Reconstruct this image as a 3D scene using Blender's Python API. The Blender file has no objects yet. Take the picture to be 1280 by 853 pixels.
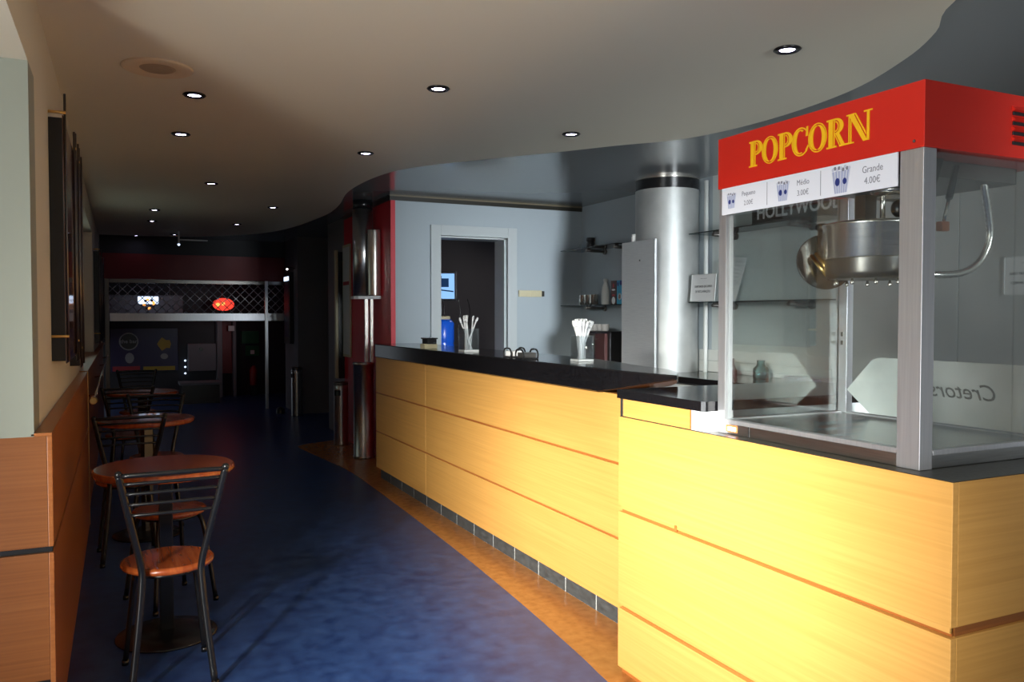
import bpy, bmesh, math, random
from mathutils import Vector, Matrix
PI = math.pi
random.seed(7)
C = bpy.context.scene.collection

# ------------------------------------------------------------------ materials
MAT = {}
def new_mat(name):
    m = bpy.data.materials.new(name); m.use_nodes = True
    nt = m.node_tree; nt.nodes.clear()
    out = nt.nodes.new('ShaderNodeOutputMaterial')
    MAT[name] = m
    return m, nt, out
def pbr(name, col, rough=.5, metal=0., spec=.5, emit=None, es=0., bump=0., bscale=80., coat=0.):
    m, nt, out = new_mat(name)
    b = nt.nodes.new('ShaderNodeBsdfPrincipled')
    b.inputs['Base Color'].default_value = (*col, 1)
    b.inputs['Roughness'].default_value = rough
    b.inputs['Metallic'].default_value = metal
    b.inputs['Specular IOR Level'].default_value = spec
    b.inputs['Coat Weight'].default_value = coat
    if emit:
        b.inputs['Emission Color'].default_value = (*emit, 1); b.inputs['Emission Strength'].default_value = es
    tc = nt.nodes.new('ShaderNodeTexCoord')
    n = nt.nodes.new('ShaderNodeTexNoise'); n.inputs['Scale'].default_value = bscale
    nt.links.new(tc.outputs['Object'], n.inputs['Vector'])
    mr = nt.nodes.new('ShaderNodeMapRange')
    mr.inputs['To Min'].default_value = rough * .85; mr.inputs['To Max'].default_value = min(1, rough * 1.15)
    nt.links.new(n.outputs['Fac'], mr.inputs['Value']); nt.links.new(mr.outputs['Result'], b.inputs['Roughness'])
    if bump:
        bp = nt.nodes.new('ShaderNodeBump'); bp.inputs['Strength'].default_value = bump; bp.inputs['Distance'].default_value = .003
        nt.links.new(n.outputs['Fac'], bp.inputs['Height']); nt.links.new(bp.outputs['Normal'], b.inputs['Normal'])
    nt.links.new(b.outputs[0], out.inputs[0])
    return m
def two_tone(name, c1, c2, scale=(1, 1, 1), nscale=5., detail=6., rough=.4, metal=0., spec=.5, lo=.3, hi=.7, rr=.08, bump=0., coat=0., distort=0., c3=None):
    """noise between two colours of the thing itself (grain, mottling, brushing)"""
    m, nt, out = new_mat(name)
    L = nt.links.new
    b = nt.nodes.new('ShaderNodeBsdfPrincipled')
    tc = nt.nodes.new('ShaderNodeTexCoord'); mp = nt.nodes.new('ShaderNodeMapping'); mp.inputs['Scale'].default_value = scale
    n = nt.nodes.new('ShaderNodeTexNoise'); n.inputs['Scale'].default_value = nscale; n.inputs['Detail'].default_value = detail
    n.inputs['Distortion'].default_value = distort
    cr = nt.nodes.new('ShaderNodeValToRGB')
    cr.color_ramp.elements[0].position = lo; cr.color_ramp.elements[0].color = (*c1, 1)
    cr.color_ramp.elements[1].position = hi; cr.color_ramp.elements[1].color = (*c2, 1)
    if c3:
        e = cr.color_ramp.elements.new((lo + hi) / 2); e.color = (*c3, 1)
    L(tc.outputs['Object'], mp.inputs[0]); L(mp.outputs[0], n.inputs['Vector']); L(n.outputs['Fac'], cr.inputs[0])
    L(cr.outputs[0], b.inputs['Base Color'])
    mr = nt.nodes.new('ShaderNodeMapRange'); mr.inputs['To Min'].default_value = max(0, rough - rr); mr.inputs['To Max'].default_value = rough + rr
    L(n.outputs['Fac'], mr.inputs['Value']); L(mr.outputs['Result'], b.inputs['Roughness'])
    b.inputs['Metallic'].default_value = metal; b.inputs['Specular IOR Level'].default_value = spec; b.inputs['Coat Weight'].default_value = coat
    if bump:
        bp = nt.nodes.new('ShaderNodeBump'); bp.inputs['Strength'].default_value = bump; bp.inputs['Distance'].default_value = .002
        L(n.outputs['Fac'], bp.inputs['Height']); L(bp.outputs['Normal'], b.inputs['Normal'])
    L(b.outputs[0], out.inputs[0])
    return m
def glass(name, tint=(1, 1, 1), refl=1., rough=.02, base=.04):
    m, nt, out = new_mat(name)
    L = nt.links.new
    t = nt.nodes.new('ShaderNodeBsdfTransparent'); t.inputs[0].default_value = (*tint, 1)
    g = nt.nodes.new('ShaderNodeBsdfGlossy'); g.inputs['Roughness'].default_value = rough
    lw = nt.nodes.new('ShaderNodeFresnel'); lw.inputs['IOR'].default_value = 1.45
    n = nt.nodes.new('ShaderNodeTexNoise'); n.inputs['Scale'].default_value = 3
    ma = nt.nodes.new('ShaderNodeMath'); ma.operation = 'MULTIPLY'; ma.inputs[1].default_value = refl
    ad = nt.nodes.new('ShaderNodeMath'); ad.operation = 'MULTIPLY_ADD'; ad.inputs[1].default_value = base; 
    L(lw.outputs[0], ma.inputs[0]); L(n.outputs['Fac'], ad.inputs[0]); L(ma.outputs[0], ad.inputs[2])
    mx = nt.nodes.new('ShaderNodeMixShader')
    L(ad.outputs[0], mx.inputs[0]); L(t.outputs[0], mx.inputs[1]); L(g.outputs[0], mx.inputs[2]); L(mx.outputs[0], out.inputs[0])
    return m
def emit(name, col, s):
    m, nt, out = new_mat(name)
    e = nt.nodes.new('ShaderNodeEmission'); e.inputs[0].default_value = (*col, 1); e.inputs[1].default_value = s
    nt.links.new(e.outputs[0], out.inputs[0]); return m

HONEY1, HONEY2, HONEY3 = (.54, .265, .062), (.66, .345, .094), (.60, .305, .077)
two_tone('wood_y', HONEY1, HONEY2, (14, .6, 45), 2.2, 8, .38, lo=.2, hi=.8, c3=HONEY3, distort=.3, spec=.4, rr=.04)
two_tone('wood_x', HONEY1, HONEY2, (.6, 14, 45), 2.2, 8, .38, lo=.2, hi=.8, c3=HONEY3, distort=.3, spec=.4, rr=.04)
two_tone('redwood_y', (.30, .090, .020), (.42, .140, .032), (14, .8, 50), 2.2, 8, .33, lo=.25, hi=.75, c3=(.36, .115, .026), distort=.4)  # redder than the counter wood: warm bounce light put into the colour
two_tone('redwood_x_dim', (.21, .068, .016), (.29, .10, .024), (.8, 14, 50), 2.2, 8, .33, lo=.25, hi=.75, c3=(.25, .083, .02), distort=.4)  # darker copy of the red wood, shade of the front return in its colour
two_tone('varnish', (.26, .045, .010), (.44, .105, .022), (24, 1.6, 6), 2., 7, .22, lo=.3, hi=.7, c3=(.35, .07, .015), coat=.3, distort=.6, rr=.04)
two_tone('floor_blue', (.013, .033, .125), (.034, .078, .225), (1, 1, 1), 11, 12, .32, lo=.32, hi=.68, rr=.05, distort=.15, spec=.35)
two_tone('floor_orange', (.30, .115, .028), (.42, .175, .048), (1, 1, 1), 22, 12, .25, lo=.3, hi=.7, rr=.04, distort=.1, spec=.45)
two_tone('granite', (.004, .004, .005), (.014, .014, .016), (1, 1, 1), 140, 3, .12, lo=.4, hi=.75, rr=.03, spec=.6)
two_tone('slate', (.035, .04, .042), (.075, .082, .085), (1, 1, 3), 18, 8, .45, lo=.3, hi=.75)
two_tone('steel', (.52, .52, .52), (.62, .62, .61), (3, 3, 90), 3., 4, .30, metal=1, rr=.05)
two_tone('steel_soft', (.36, .37, .36), (.46, .47, .46), (2, 2, 2), 2.5, 4, .5, metal=.6, rr=.08)
two_tone('steel_pol', (.66, .62, .56), (.76, .72, .66), (2, 2, 60), 2.5, 3, .24, metal=.92, rr=.04)
two_tone('alu', (.62, .62, .66), (.70, .70, .73), (60, 60, 2), 2.5, 3, .38, metal=.85, rr=.05)
two_tone('tray', (.30, .31, .31), (.50, .51, .50), (1, 1, 1), 9, 6, .22, metal=1, rr=.08, distort=.6)
pbr('ceiling', (.78, .74, .60), .55, spec=.35, bscale=2)
pbr('ceiling_gloss', (.23, .25, .255), .16, spec=.6, bscale=2)
pbr('wall_cream', (.68, .64, .52), .6, bscale=3)
pbr('wall_grey', (.36, .415, .45), .6, bscale=3)
two_tone('plate_steel', (.50, .54, .54), (.78, .80, .79), (1, 1, 1), 4., 5, .4, metal=.6, rr=.1)
pbr('wall_sage_dim', (.30, .32, .265), .6, bscale=3)  # sage jamb tone with shade put into the colour against strong door light
pbr('wall_pale', (.56, .61, .60), .55, bscale=3)
two_tone('wall_steel', (.44, .46, .46), (.58, .60, .59), (1, 1, 1), 2., 5, .5, metal=.25, rr=.08)
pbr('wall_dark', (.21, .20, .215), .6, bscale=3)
pbr('wall_black', (.03, .03, .035), .6, bscale=3)
pbr('wall_red', (.62, .018, .035), .45, bscale=3)
pbr('red_dark', (.20, .006, .01), .5, bscale=3)
pbr('casing', (.45, .49, .50), .45)
pbr('trim_dark', (.03, .028, .022), .3)
pbr('black_metal', (.008, .008, .009), .25, spec=.45)
pbr('black', (.010, .010, .011), .35)
pbr('rubber', (.02, .02, .02), .7)
pbr('white', (.80, .80, .80), .45)
pbr('white_soft', (.62, .64, .62), .5)
pbr('paper', (.72, .73, .73), .7)
pbr('cup_grey', (.55, .57, .68), .5)
pbr('ink', (.03, .03, .04), .7)
pbr('ink_grey', (.22, .22, .26), .7)
pbr('blue_ink', (.02, .035, .20), .5)
pbr('stripe_ink', (.30, .34, .55), .5)
pbr('sign_white', (.78, .79, .86), .4)
pbr('red_paint', (.62, .022, .012), .32, spec=.4, bscale=3)
pbr('yellow', (.95, .52, .01), .4)
pbr('brass', (.75, .50, .18), .3, metal=1)
pbr('trim_line', (.16, .13, .08), .4)
two_tone('screen_steel', (.60, .61, .62), (.68, .69, .69), (3, 3, 60), 3., 4, .5, metal=.5, rr=.05)
pbr('grout', (.45, .46, .45), .8)
pbr('plate_cream', (.55, .50, .33), .5)
pbr('brown_box', (.07, .02, .018), .5)
pbr('cyan_box', (.03, .30, .50), .5)
pbr('blue_plastic', (.01, .12, .75), .25, spec=.6)
pbr('dark_steel', (.16, .15, .14), .3, metal=.8)
pbr('purple', (.020, .012, .07), .4)
pbr('green_sign', (.01, .14, .05), .5)
pbr('logo_pale', (.30, .30, .30), .5)
pbr('logo_yellow', (.45, .30, .03), .5)
pbr('logo_red', (.40, .03, .04), .5)
pbr('extinguisher_red', (.30, .01, .01), .4)
pbr('speaker_cream', (.80, .66, .46), .5)
pbr('speaker_tan', (.42, .34, .24), .6)
pbr('orange_part', (.55, .16, .05), .4)
pbr('poster_dark', (.018, .012, .012), .05, spec=.8)
pbr('poster_brown', (.10, .04, .025), .08, spec=.8)
pbr('straw_white', (.85, .86, .88), .35)
pbr('tv_black', (.01, .01, .012), .3)
glass('glass', (.96, .985, .98), .4, .02, .006)
glass('glass_shelf', (.35, .48, .48), 1., .05, .10)
glass('glass_plain', (.96, .98, .98), .6, .02, .02)
glass('plastic_clear', (.95, .97, .98), .6, .2, .06)
glass('bottle_glass', (.55, .75, .76), 1.2, .05, .15)
glass('lid_smoke', (.55, .48, .44), 1.2, .1, .25)
def frosted():
    m, nt, out = new_mat('frosted')
    a = nt.nodes.new('ShaderNodeBsdfTranslucent'); a.inputs[0].default_value = (.8, .85, .85, 1)
    d = nt.nodes.new('ShaderNodeBsdfDiffuse'); d.inputs[0].default_value = (.8, .82, .82, 1)
    n = nt.nodes.new('ShaderNodeTexNoise'); n.inputs['Scale'].default_value = 40
    r = nt.nodes.new('ShaderNodeMapRange'); r.inputs['To Min'].default_value = .45; r.inputs['To Max'].default_value = .55
    x = nt.nodes.new('ShaderNodeMixShader')
    nt.links.new(n.outputs['Fac'], r.inputs['Value']); nt.links.new(r.outputs['Result'], x.inputs[0])
    nt.links.new(a.outputs[0], x.inputs[1]); nt.links.new(d.outputs[0], x.inputs[2]); nt.links.new(x.outputs[0], out.inputs[0])
frosted()
emit('lamp', (.72, .68, 1.0), 18.)
emit('lamp_far', (.9, .9, 1.0), 5.)
emit('tv_blue', (.25, .48, .85), 1.3)
emit('tv_dark', (.02, .06, .16), .6)
emit('red_lamp', (1., .05, .03), 1.6)
emit('orange_lamp', (1., .35, .08), 2.)
emit('led_white', (1., .95, .95), 5.)
emit('cold_lamp', (.6, .75, 1.), 2.2)

# ------------------------------------------------------------------ mesh builder
class MB:
    def __init__(s): s.bm = bmesh.new(); s.mi = 0
    def mat(s, i): s.mi = i; return s
    def _fin(s, faces):
        for f in faces: f.material_index = s.mi
    def box(s, x0, x1, y0, y1, z0, z1, bev=0., seg=2, mtx=None):
        b = bmesh.new()
        bmesh.ops.create_cube(b, size=1)
        for v in b.verts:
            v.co = Vector(((x0 + x1) / 2 + v.co.x * (x1 - x0), (y0 + y1) / 2 + v.co.y * (y1 - y0), (z0 + z1) / 2 + v.co.z * (z1 - z0)))
        if bev: bmesh.ops.bevel(b, geom=b.edges[:], offset=bev, segments=seg, profile=.6, affect='EDGES')
        s._merge(b, mtx, smooth=False); return s
    def _merge(s, b, mtx=None, smooth=None):
        vs = {}
        for v in b.verts:
            co = mtx @ v.co if mtx is not None else v.co
            vs[v] = s.bm.verts.new(co)
        for f in b.faces:
            try: nf = s.bm.faces.new([vs[v] for v in f.verts])
            except ValueError: continue
            nf.material_index = s.mi; nf.smooth = f.smooth if smooth is None else smooth
        b.free()
    def lathe(s, prof, c=(0, 0, 0), seg=32, axis='Z', cap=True, mtx=None, smooth=True):
        """prof: list of (r, h)"""
        b = bmesh.new(); rings = []
        for r, h in prof:
            ring = []
            for k in range(seg):
                a = 2 * PI * k / seg
                p = (r * math.cos(a), r * math.sin(a), h)
                if axis == 'X': p = (h, p[0], p[1])
                if axis == 'Y': p = (p[0], h, p[1])
                ring.append(b.verts.new(Vector(p) + Vector(c)))
            rings.append(ring)
        for i in range(len(rings) - 1):
            for k in range(seg):
                f = b.faces.new([rings[i][k], rings[i][(k + 1) % seg], rings[i + 1][(k + 1) % seg], rings[i + 1][k]])
                p0, p1 = prof[i], prof[i + 1]
                f.smooth = smooth and abs(p1[1] - p0[1]) > 1e-5
        if cap:
            for ring in (rings[0], rings[-1]):
                try: b.faces.new(ring)
                except ValueError: pass
        bmesh.ops.recalc_face_normals(b, faces=b.faces[:])
        s._merge(b, mtx); return s
    def tube(s, pts, r, seg=10, flat=None, cap=True, mtx=None):
        """round (or flat=(a,b) elliptic) tube along pts"""
        b = bmesh.new(); pts = [Vector(p) for p in pts]; n = len(pts); rings = []
        up0 = Vector((0, 0, 1)) if abs((pts[1] - pts[0]).normalized().z) < .9 else Vector((0, 1, 0))
        for i, p in enumerate(pts):
            d = (pts[min(i + 1, n - 1)] - pts[max(i - 1, 0)]).normalized()
            sd = d.cross(up0); sd = sd.normalized() if sd.length > 1e-6 else Vector((1, 0, 0)); up = sd.cross(d).normalized()
            rr = r[i] if isinstance(r, (list, tuple)) else r
            ra, rb = (flat if flat else (rr, rr))
            rings.append([b.verts.new(p + sd * ra * math.cos(2 * PI * k / seg) + up * rb * math.sin(2 * PI * k / seg)) for k in range(seg)])
        for i in range(n - 1):
            for k in range(seg):
                f = b.faces.new([rings[i][k], rings[i][(k + 1) % seg], rings[i + 1][(k + 1) % seg], rings[i + 1][k]]); f.smooth = True
        if cap: b.faces.new(rings[0]); b.faces.new(rings[-1])
        bmesh.ops.recalc_face_normals(b, faces=b.faces[:])
        s._merge(b, mtx); return s
    def prism(s, poly, z0, z1, axis='Z', mtx=None, smooth_side=False):
        """poly (a,b) extruded along axis: Z:(x,y) X:(y,z) Y:(x,z)"""
        b = bmesh.new()
        def P(a, c, h):
            return {'Z': (a, c, h), 'X': (h, a, c), 'Y': (a, h, c)}[axis]
        lo = [b.verts.new(P(a, c, z0)) for a, c in poly]; hi = [b.verts.new(P(a, c, z1)) for a, c in poly]
        n = len(poly)
        f0 = b.faces.new(lo); f1 = b.faces.new(hi)
        for k in range(n):
            f = b.faces.new([lo[k], lo[(k + 1) % n], hi[(k + 1) % n], hi[k]]); f.smooth = smooth_side
        bmesh.ops.recalc_face_normals(b, faces=b.faces[:])
        if n > 4: bmesh.ops.triangulate(b, faces=[f0, f1])
        s._merge(b, mtx); return s
    def ball(s, c, r, sc=(1, 1, 1), seg=16, mtx=None):
        b = bmesh.new(); bmesh.ops.create_uvsphere(b, u_segments=seg, v_segments=seg // 2 + 2, radius=r)
        for v in b.verts: v.co = Vector((v.co.x * sc[0], v.co.y * sc[1], v.co.z * sc[2])) + Vector(c)
        for f in b.faces: f.smooth = True
        s._merge(b, mtx); return s
    def quad(s, a, b_, c, d):
        f = s.bm.faces.new([s.bm.verts.new(p) for p in (a, b_, c, d)]); f.material_index = s.mi; return s
    def text(s, body, size, mtx, ext=.0005, xs=1., bold=0., align='CENTER', shear=0.):
        cu = bpy.data.curves.new('tmp_text', 'FONT'); cu.body = body; cu.size = size; cu.extrude = ext; cu.offset = bold
        cu.align_x = align; cu.align_y = 'CENTER'; cu.resolution_u = 3; cu.shear = shear
        ob = bpy.data.objects.new('tmp_text', cu); C.objects.link(ob)
        dg = bpy.context.evaluated_depsgraph_get(); dg.update()
        me = bpy.data.meshes.new_from_object(ob.evaluated_get(dg))
        b = bmesh.new(); b.from_mesh(me)
        for f in b.faces: f.smooth = False
        for v in b.verts: v.co.x *= xs
        bpy.data.objects.remove(ob); bpy.data.curves.remove(cu); bpy.data.meshes.remove(me)
        s._merge(b, mtx); return s
    def build(s, name, mats, parent=None, local=False, loc=None):
        if isinstance(mats, str): mats = [mats]
        me = bpy.data.meshes.new(name)
        off = Vector((0, 0, 0))
        if parent is not None and not local: off = world_loc(parent)
        elif parent is None and not local:
            xs = [v.co.x for v in s.bm.verts]; ys = [v.co.y for v in s.bm.verts]; zs = [v.co.z for v in s.bm.verts]
            off = Vector(((min(xs) + max(xs)) / 2, (min(ys) + max(ys)) / 2, min(zs)))
        for v in s.bm.verts: v.co -= off
        s.bm.to_mesh(me); s.bm.free()
        for m in mats: me.materials.append(MAT[m])
        o = bpy.data.objects.new(name, me); C.objects.link(o)
        if parent is not None: o.parent = parent
        elif not local: o.location = off
        return o
def world_loc(o):
    l = Vector(o.location)
    while o.parent: o = o.parent; l += Vector(o.location)
    return l
def thing(name, label, cat, loc, rz=0., group=None):
    o = bpy.data.objects.new(name, None); C.objects.link(o); o.location = loc; o.rotation_euler = (0, 0, rz)
    o.empty_display_size = .1
    o['label'] = label; o['category'] = cat
    if group: o['group'] = group
    return o
def tag(o, label, cat, group=None, kind=None):
    o['label'] = label; o['category'] = cat
    if group: o['group'] = group
    if kind: o['kind'] = kind
    return o
def struct(o): o['kind'] = 'structure'; return o
def dup(root, loc, rz, label, group=None):
    r = root.copy(); C.objects.link(r); r.location = loc; r.rotation_euler = (0, 0, rz); r['label'] = label
    if group: r['group'] = group
    for ch in list(root.children):
        c = ch.copy(); C.objects.link(c); c.parent = r
        for g in ch.children:
            d = g.copy(); C.objects.link(d); d.parent = c
    return r
def facing_minus_x(x, y, z):      # text plane looking towards -X: right of text = -Y
    return Matrix(((0, 0, -1, x), (-1, 0, 0, y), (0, 1, 0, z), (0, 0, 0, 1)))
def facing_minus_y(x, y, z):
    return Matrix(((1, 0, 0, x), (0, 0, -1, y), (0, 1, 0, z), (0, 0, 0, 1)))
def smooth_curve(pts, n=6):
    """Catmull-Rom through pts"""
    out = []; P = [pts[0]] + list(pts) + [pts[-1]]
    for i in range(1, len(P) - 2):
        p0, p1, p2, p3 = [Vector(q) for q in P[i - 1:i + 3]]
        for k in range(n):
            t = k / n
            out.append(tuple(.5 * ((2 * p1) + (-p0 + p2) * t + (2 * p0 - 5 * p1 + 4 * p2 - p3) * t * t + (-p0 + 3 * p1 - 3 * p2 + p3) * t ** 3)))
    out.append(tuple(pts[-1])); return out

# ================================================================== SETTING
struct(MB().box(-2.2, 5.4, -2.4, 16.2, -.1, 0).build('floor', 'floor_blue'))
edge = smooth_curve([(1.55, 1.0), (1.62, 2.0), (1.672, 2.667), (1.704, 2.969), (1.76, 3.71), (1.81, 4.737), (1.85, 6.23), (1.86, 7.32), (1.80, 8.0), (1.715, 8.85), (1.73, 9.02), (1.84, 9.13), (2.09, 9.24), (2.34, 9.27)], 5)
struct(MB().prism(edge + [(2.34, 9.0), (2.45, 9.0), (2.45, 1.0)], .0, .002).build('floor_inlay', 'floor_orange'))

# ceilings
cedge = smooth_curve([(1.95, -2.4), (2.0, -1.0), (2.1, .4), (2.35, 1.3), (2.638, 1.963), (2.863, 2.214), (3.05, 2.51), (3.235, 2.981), (3.289, 3.593), (3.181, 4.172), (2.9, 4.55), (2.67, 4.88), (2.298, 5.368), (1.95, 5.9), (1.83, 6.45), (1.832, 7.236), (1.955, 8.036), (2.02, 8.683), (2.02, 9.229), (1.952, 10.25), (1.798, 11.058), (1.478, 11.675), (1.01, 12.144), (.3, 12.35), (-.3, 12.4)], 5)
struct(MB().prism(cedge + [(-.3, 2.95), (-.3, -2.4)], 2.5, 2.537).build('ceiling', 'ceiling'))
struct(MB().box(-2.2, 5.4, -2.4, 16.2, 2.54, 2.7).build('ceiling_bar', 'ceiling_gloss'))

# left wall with a deep opening near the camera and a second window niche
w = MB()
w.box(-.5, -.25, 3.2, 6.9, 1.0, 2.54).box(-.5, -.25, 3.0, 3.2, 2.2, 2.54)
w.box(-.5, -.25, 9.6, 16.2, 1.0, 2.54)
w.box(-.5, -.25, 6.9, 9.6, 2.27, 2.54)
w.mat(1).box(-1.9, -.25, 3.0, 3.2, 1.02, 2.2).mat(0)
w.box(-2.0, -.25, -2.4, 3.0, 2.2, 2.54)
w.box(-.9, -.5, 9.6, 9.8, 1.0, 2.3)
w.box(-.9, -.5, 6.7, 6.9, 1.0, 2.3)
struct(w.build('wall_left', ['wall_cream', 'wall_sage_dim']))
struct(MB().box(-.46, -.43, 6.9, 9.6, 1.03, 2.27).mat(1).box(-.43, -.42, 6.9, 9.6, 1.03, 1.08).box(-.43, -.42, 8.2, 8.26, 1.03, 2.27).build('window_1', ['white_soft', 'casing']))
struct(MB().box(-2.1, -1.9, -2.4, -1.5, 0, 2.2).box(-2.1, -1.9, 1.35, 3.3, 0, 2.2).build('wall_alcove', 'wall_cream'))
dr = MB().box(-2.0, -1.94, -1.5, -1.42, 0, 2.12).box(-2.0, -1.94, 1.27, 1.35, 0, 2.12).box(-2.0, -1.94, -.10, -.04, 0, 2.12).box(-2.0, -1.94, -1.5, 1.35, 2.12, 2.2).build('door_1', 'alu'); struct(dr)
MB().box(-1.975, -1.965, -1.42, -.10, 0.02, 2.12).build('pane', 'glass_plain', dr)
MB().box(-1.975, -1.965, -.04, 1.27, 0.02, 2.12).build('beam_block_pane', 'frosted', dr)  # unseen leaf added to keep the sun beam off the jamb and chairs

# wood wainscot on the left: frontal return and long side
lw = thing('wall_wainscot', 'red-brown veneered wood wainscot with a horizontal groove along the left wall', 'wall panelling', (-.3, 4.6, 0))
lw['kind'] = 'structure'
for z0, z1 in ((.0, .215), (.235, .645), (.665, 1.02)):
    MB().box(-1.88, -.215, 3.0, 3.02, z0, z1, .002).build('panel', 'redwood_x_dim', lw)
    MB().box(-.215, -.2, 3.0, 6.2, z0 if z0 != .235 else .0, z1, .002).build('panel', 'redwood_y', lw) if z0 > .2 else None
MB().box(-1.88, -.205, 3.015, 3.19, 0, 1.0).box(-.248, -.206, 3.02, 6.2, 0, 1.0).build('backing', 'black', lw)
MB().box(-.26, -.2, 3.0, 6.2, 1.02, 1.03, .002).build('ledge', 'redwood_y', lw)
MB().box(-.215, -.197, 6.2, 6.235, 0, 1.03).build('edge_strip', 'brass', lw)
lw2 = thing('wall_wainscot', 'dark wood wainscot on the far half of the left wall', 'wall panelling', (-.25, 9.6, 0)); lw2['kind'] = 'structure'
MB().box(-.25, -.215, 6.235, 12.95, 0, 1.02).build('panel', 'redwood_y', lw2)
MB().box(-.52, -.2, 6.235, 12.95, 1.02, 1.035).build('ledge', 'redwood_y', lw2)

# right side shell
g = MB()
g.box(2.345, 2.69, 7.5, 7.62, 0, 2.54).box(3.60, 4.5, 7.5, 7.62, 0, 2.54).box(2.69, 3.60, 7.5, 7.62, 2.28, 2.54)
struct(g.build('wall_back_bar', 'wall_grey'))
struct(MB().box(4.36, 4.5, 5.39, 7.5, 0, 2.54).mat(1).box(4.36, 4.5, 4.0, 5.39, 0, 2.54).build('wall_right', ['wall_grey', 'wall_pale']))
st = MB()
for k, (a, b) in enumerate(((3.2, 4.0), (2.4, 3.195), (1.6, 2.395), (.8, 1.595), (0, .795), (-2.4, -.005))):
    st.box(4.355, 4.5, a, b, 0, 2.54, .002)
struct(st.build('wall_right_steel', 'wall_steel'))
struct(MB().box(2.30, 2.345, 7.5, 9.28, 0, 2.54).box(2.345, 2.9, 9.2, 9.28, 0, 2.54).build('wall_red', 'wall_red'))
struct(MB().box(2.29, 2.30, 7.49, 9.28, 2.49, 2.538).box(2.29, 4.36, 7.488, 7.5, 2.49, 2.538).build('trim_1', 'trim_dark'))
struct(MB().box(2.286, 4.36, 7.482, 7.488, 2.528, 2.54).build('trim_2', 'trim_line'))
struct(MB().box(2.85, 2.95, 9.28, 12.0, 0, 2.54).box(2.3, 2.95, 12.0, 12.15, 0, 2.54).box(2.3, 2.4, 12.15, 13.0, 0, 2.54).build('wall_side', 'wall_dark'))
struct(MB().box(4.5, 5.4, -2.4, -2.3, 0, 2.54).box(-2.1, 1.0, -2.4, -2.3, 0, 2.54).box(1.0, 4.5, -2.4, -2.3, 2.3, 2.54).build('wall_front', 'wall_cream'))
# doorway in the grey wall
d2 = struct(MB().box(2.69, 2.79, 7.47, 7.66, 0, 2.28, .004).box(3.50, 3.60, 7.47, 7.66, 0, 2.28, .004).box(2.79, 3.50, 7.47, 7.66, 2.18, 2.28, .004)
            .box(2.79, 2.81, 7.52, 7.75, 0, 2.18).box(3.48, 3.50, 7.52, 7.75, 0, 2.18).box(2.79, 3.5, 7.52, 7.75, 2.165, 2.18).build('door_2', 'casing'))
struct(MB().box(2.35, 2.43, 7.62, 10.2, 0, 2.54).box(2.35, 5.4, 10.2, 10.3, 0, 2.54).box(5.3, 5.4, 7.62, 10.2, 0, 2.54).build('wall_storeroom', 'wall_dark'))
# far end: red fascia and lobby beyond the grille
struct(MB().box(-.25, 2.35, 13.0, 13.12, 1.94, 2.3).build('wall_fascia', 'red_dark'))
struct(MB().box(-.25, 2.35, 13.02, 13.12, 2.3, 2.54).build('wall_far_top', 'wall_black'))
struct(MB().box(-.3, 3.4, 15.4, 15.5, 0, 2.54).build('wall_lobby', 'wall_black'))
struct(MB().box(3.3, 3.4, 12.15, 15.4, 0, 2.54).build('wall_lobby_side', 'wall_black'))

# ================================================================== BAR COUNTER (far section)
bc = thing('bar_counter', 'long honey-coloured veneered bar counter with a slate tile plinth', 'counter', (2.2, 5, 0))
for z0, z1 in ((.095, .402), (.414, .738), (.75, 1.054)):
    for y0, y1 in ((3.02, 5.68), (5.687, 6.97)):
        MB().box(2.0, 2.02, y0, y1, z0, z1, .0015).build('panel', 'wood_y', bc)
    MB().box(2.02, 2.40, 6.95, 6.97, z0, z1, .0015).build('panel', 'wood_x', bc)
for zz in (.402, .738):
    MB().box(2.006, 2.02, 3.02, 6.97, zz + .001, zz + .011).build('groove_strip', 'redwood_y', bc)
MB().box(2.02, 2.40, 2.74, 6.95, .0936, 1.054).build('body', 'redwood_y', bc)
k = MB().box(2.0312, 2.38, 3.02, 6.93, 0, .0935)
k.mat(1)
y = 3.05
while y < 6.8:
    k.box(2.03, 2.0312, y, min(y + .291, 6.93), 0.003, .0935); y += .30
k.build('plinth', ['grout', 'slate'], bc)
MB().box(1.985, 2.0, 2.985, 3.02, .3, 1.075).build('corner_post', 'dark_steel', bc)
# granite top with a boat-shaped nose
def bar_top():
    m = MB(); b = m.bm
    sec = []   # (y, xfront, xback, zbottom)
    for i in range(9):
        t = i / 8
        sec.append((7.0 - .30 * (1 - math.cos(t * PI / 2)) if False else 7.0 - .12 * t * t, 2.12 - .15 * math.sin(t * PI / 2), 2.30 + .12 * math.sin(t * PI / 2), 1.055))
    sec += [(6.0, 1.97, 2.42, 1.055), (5.0, 1.97, 2.42, 1.055), (4.3, 1.97, 2.42, 1.055), (4.0, 1.97, 2.40, 1.055), (3.7, 1.97, 2.35, 1.055), (3.25, 1.97, 2.24, 1.055)]
    for i in range(1, 13):
        t = i / 12
        yy = 3.25 - .545 * t
        xf = 1.97 + .035 * t ** 3
        xb = 2.24 - .225 * t ** 2.2
        sec.append((yy, xf, max(xb, xf + .012), 1.055 + .09 * t ** 1.1))
    ZT = 1.165; rings = []
    for yy, xf, xb, zb in sec:
        c = .005
        rings.append([b.verts.new(p) for p in ((xf, yy, zb + c), (xf, yy, ZT - c), (xf + c, yy, ZT), (xb - c, yy, ZT), (xb, yy, ZT - c), (xb, yy, zb + c), (xb - c, yy, zb), (xf + c, yy, zb))])
    for i in range(len(rings) - 1):
        for kk in range(8):
            b.faces.new([rings[i][kk], rings[i][(kk + 1) % 8], rings[i + 1][(kk + 1) % 8], rings[i + 1][kk]])
    b.faces.new(rings[0]); b.faces.new(rings[-1]); bmesh.ops.recalc_face_normals(b, faces=b.faces[:])
    return m
MB_top = bar_top().build('worktop', 'granite')
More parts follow.
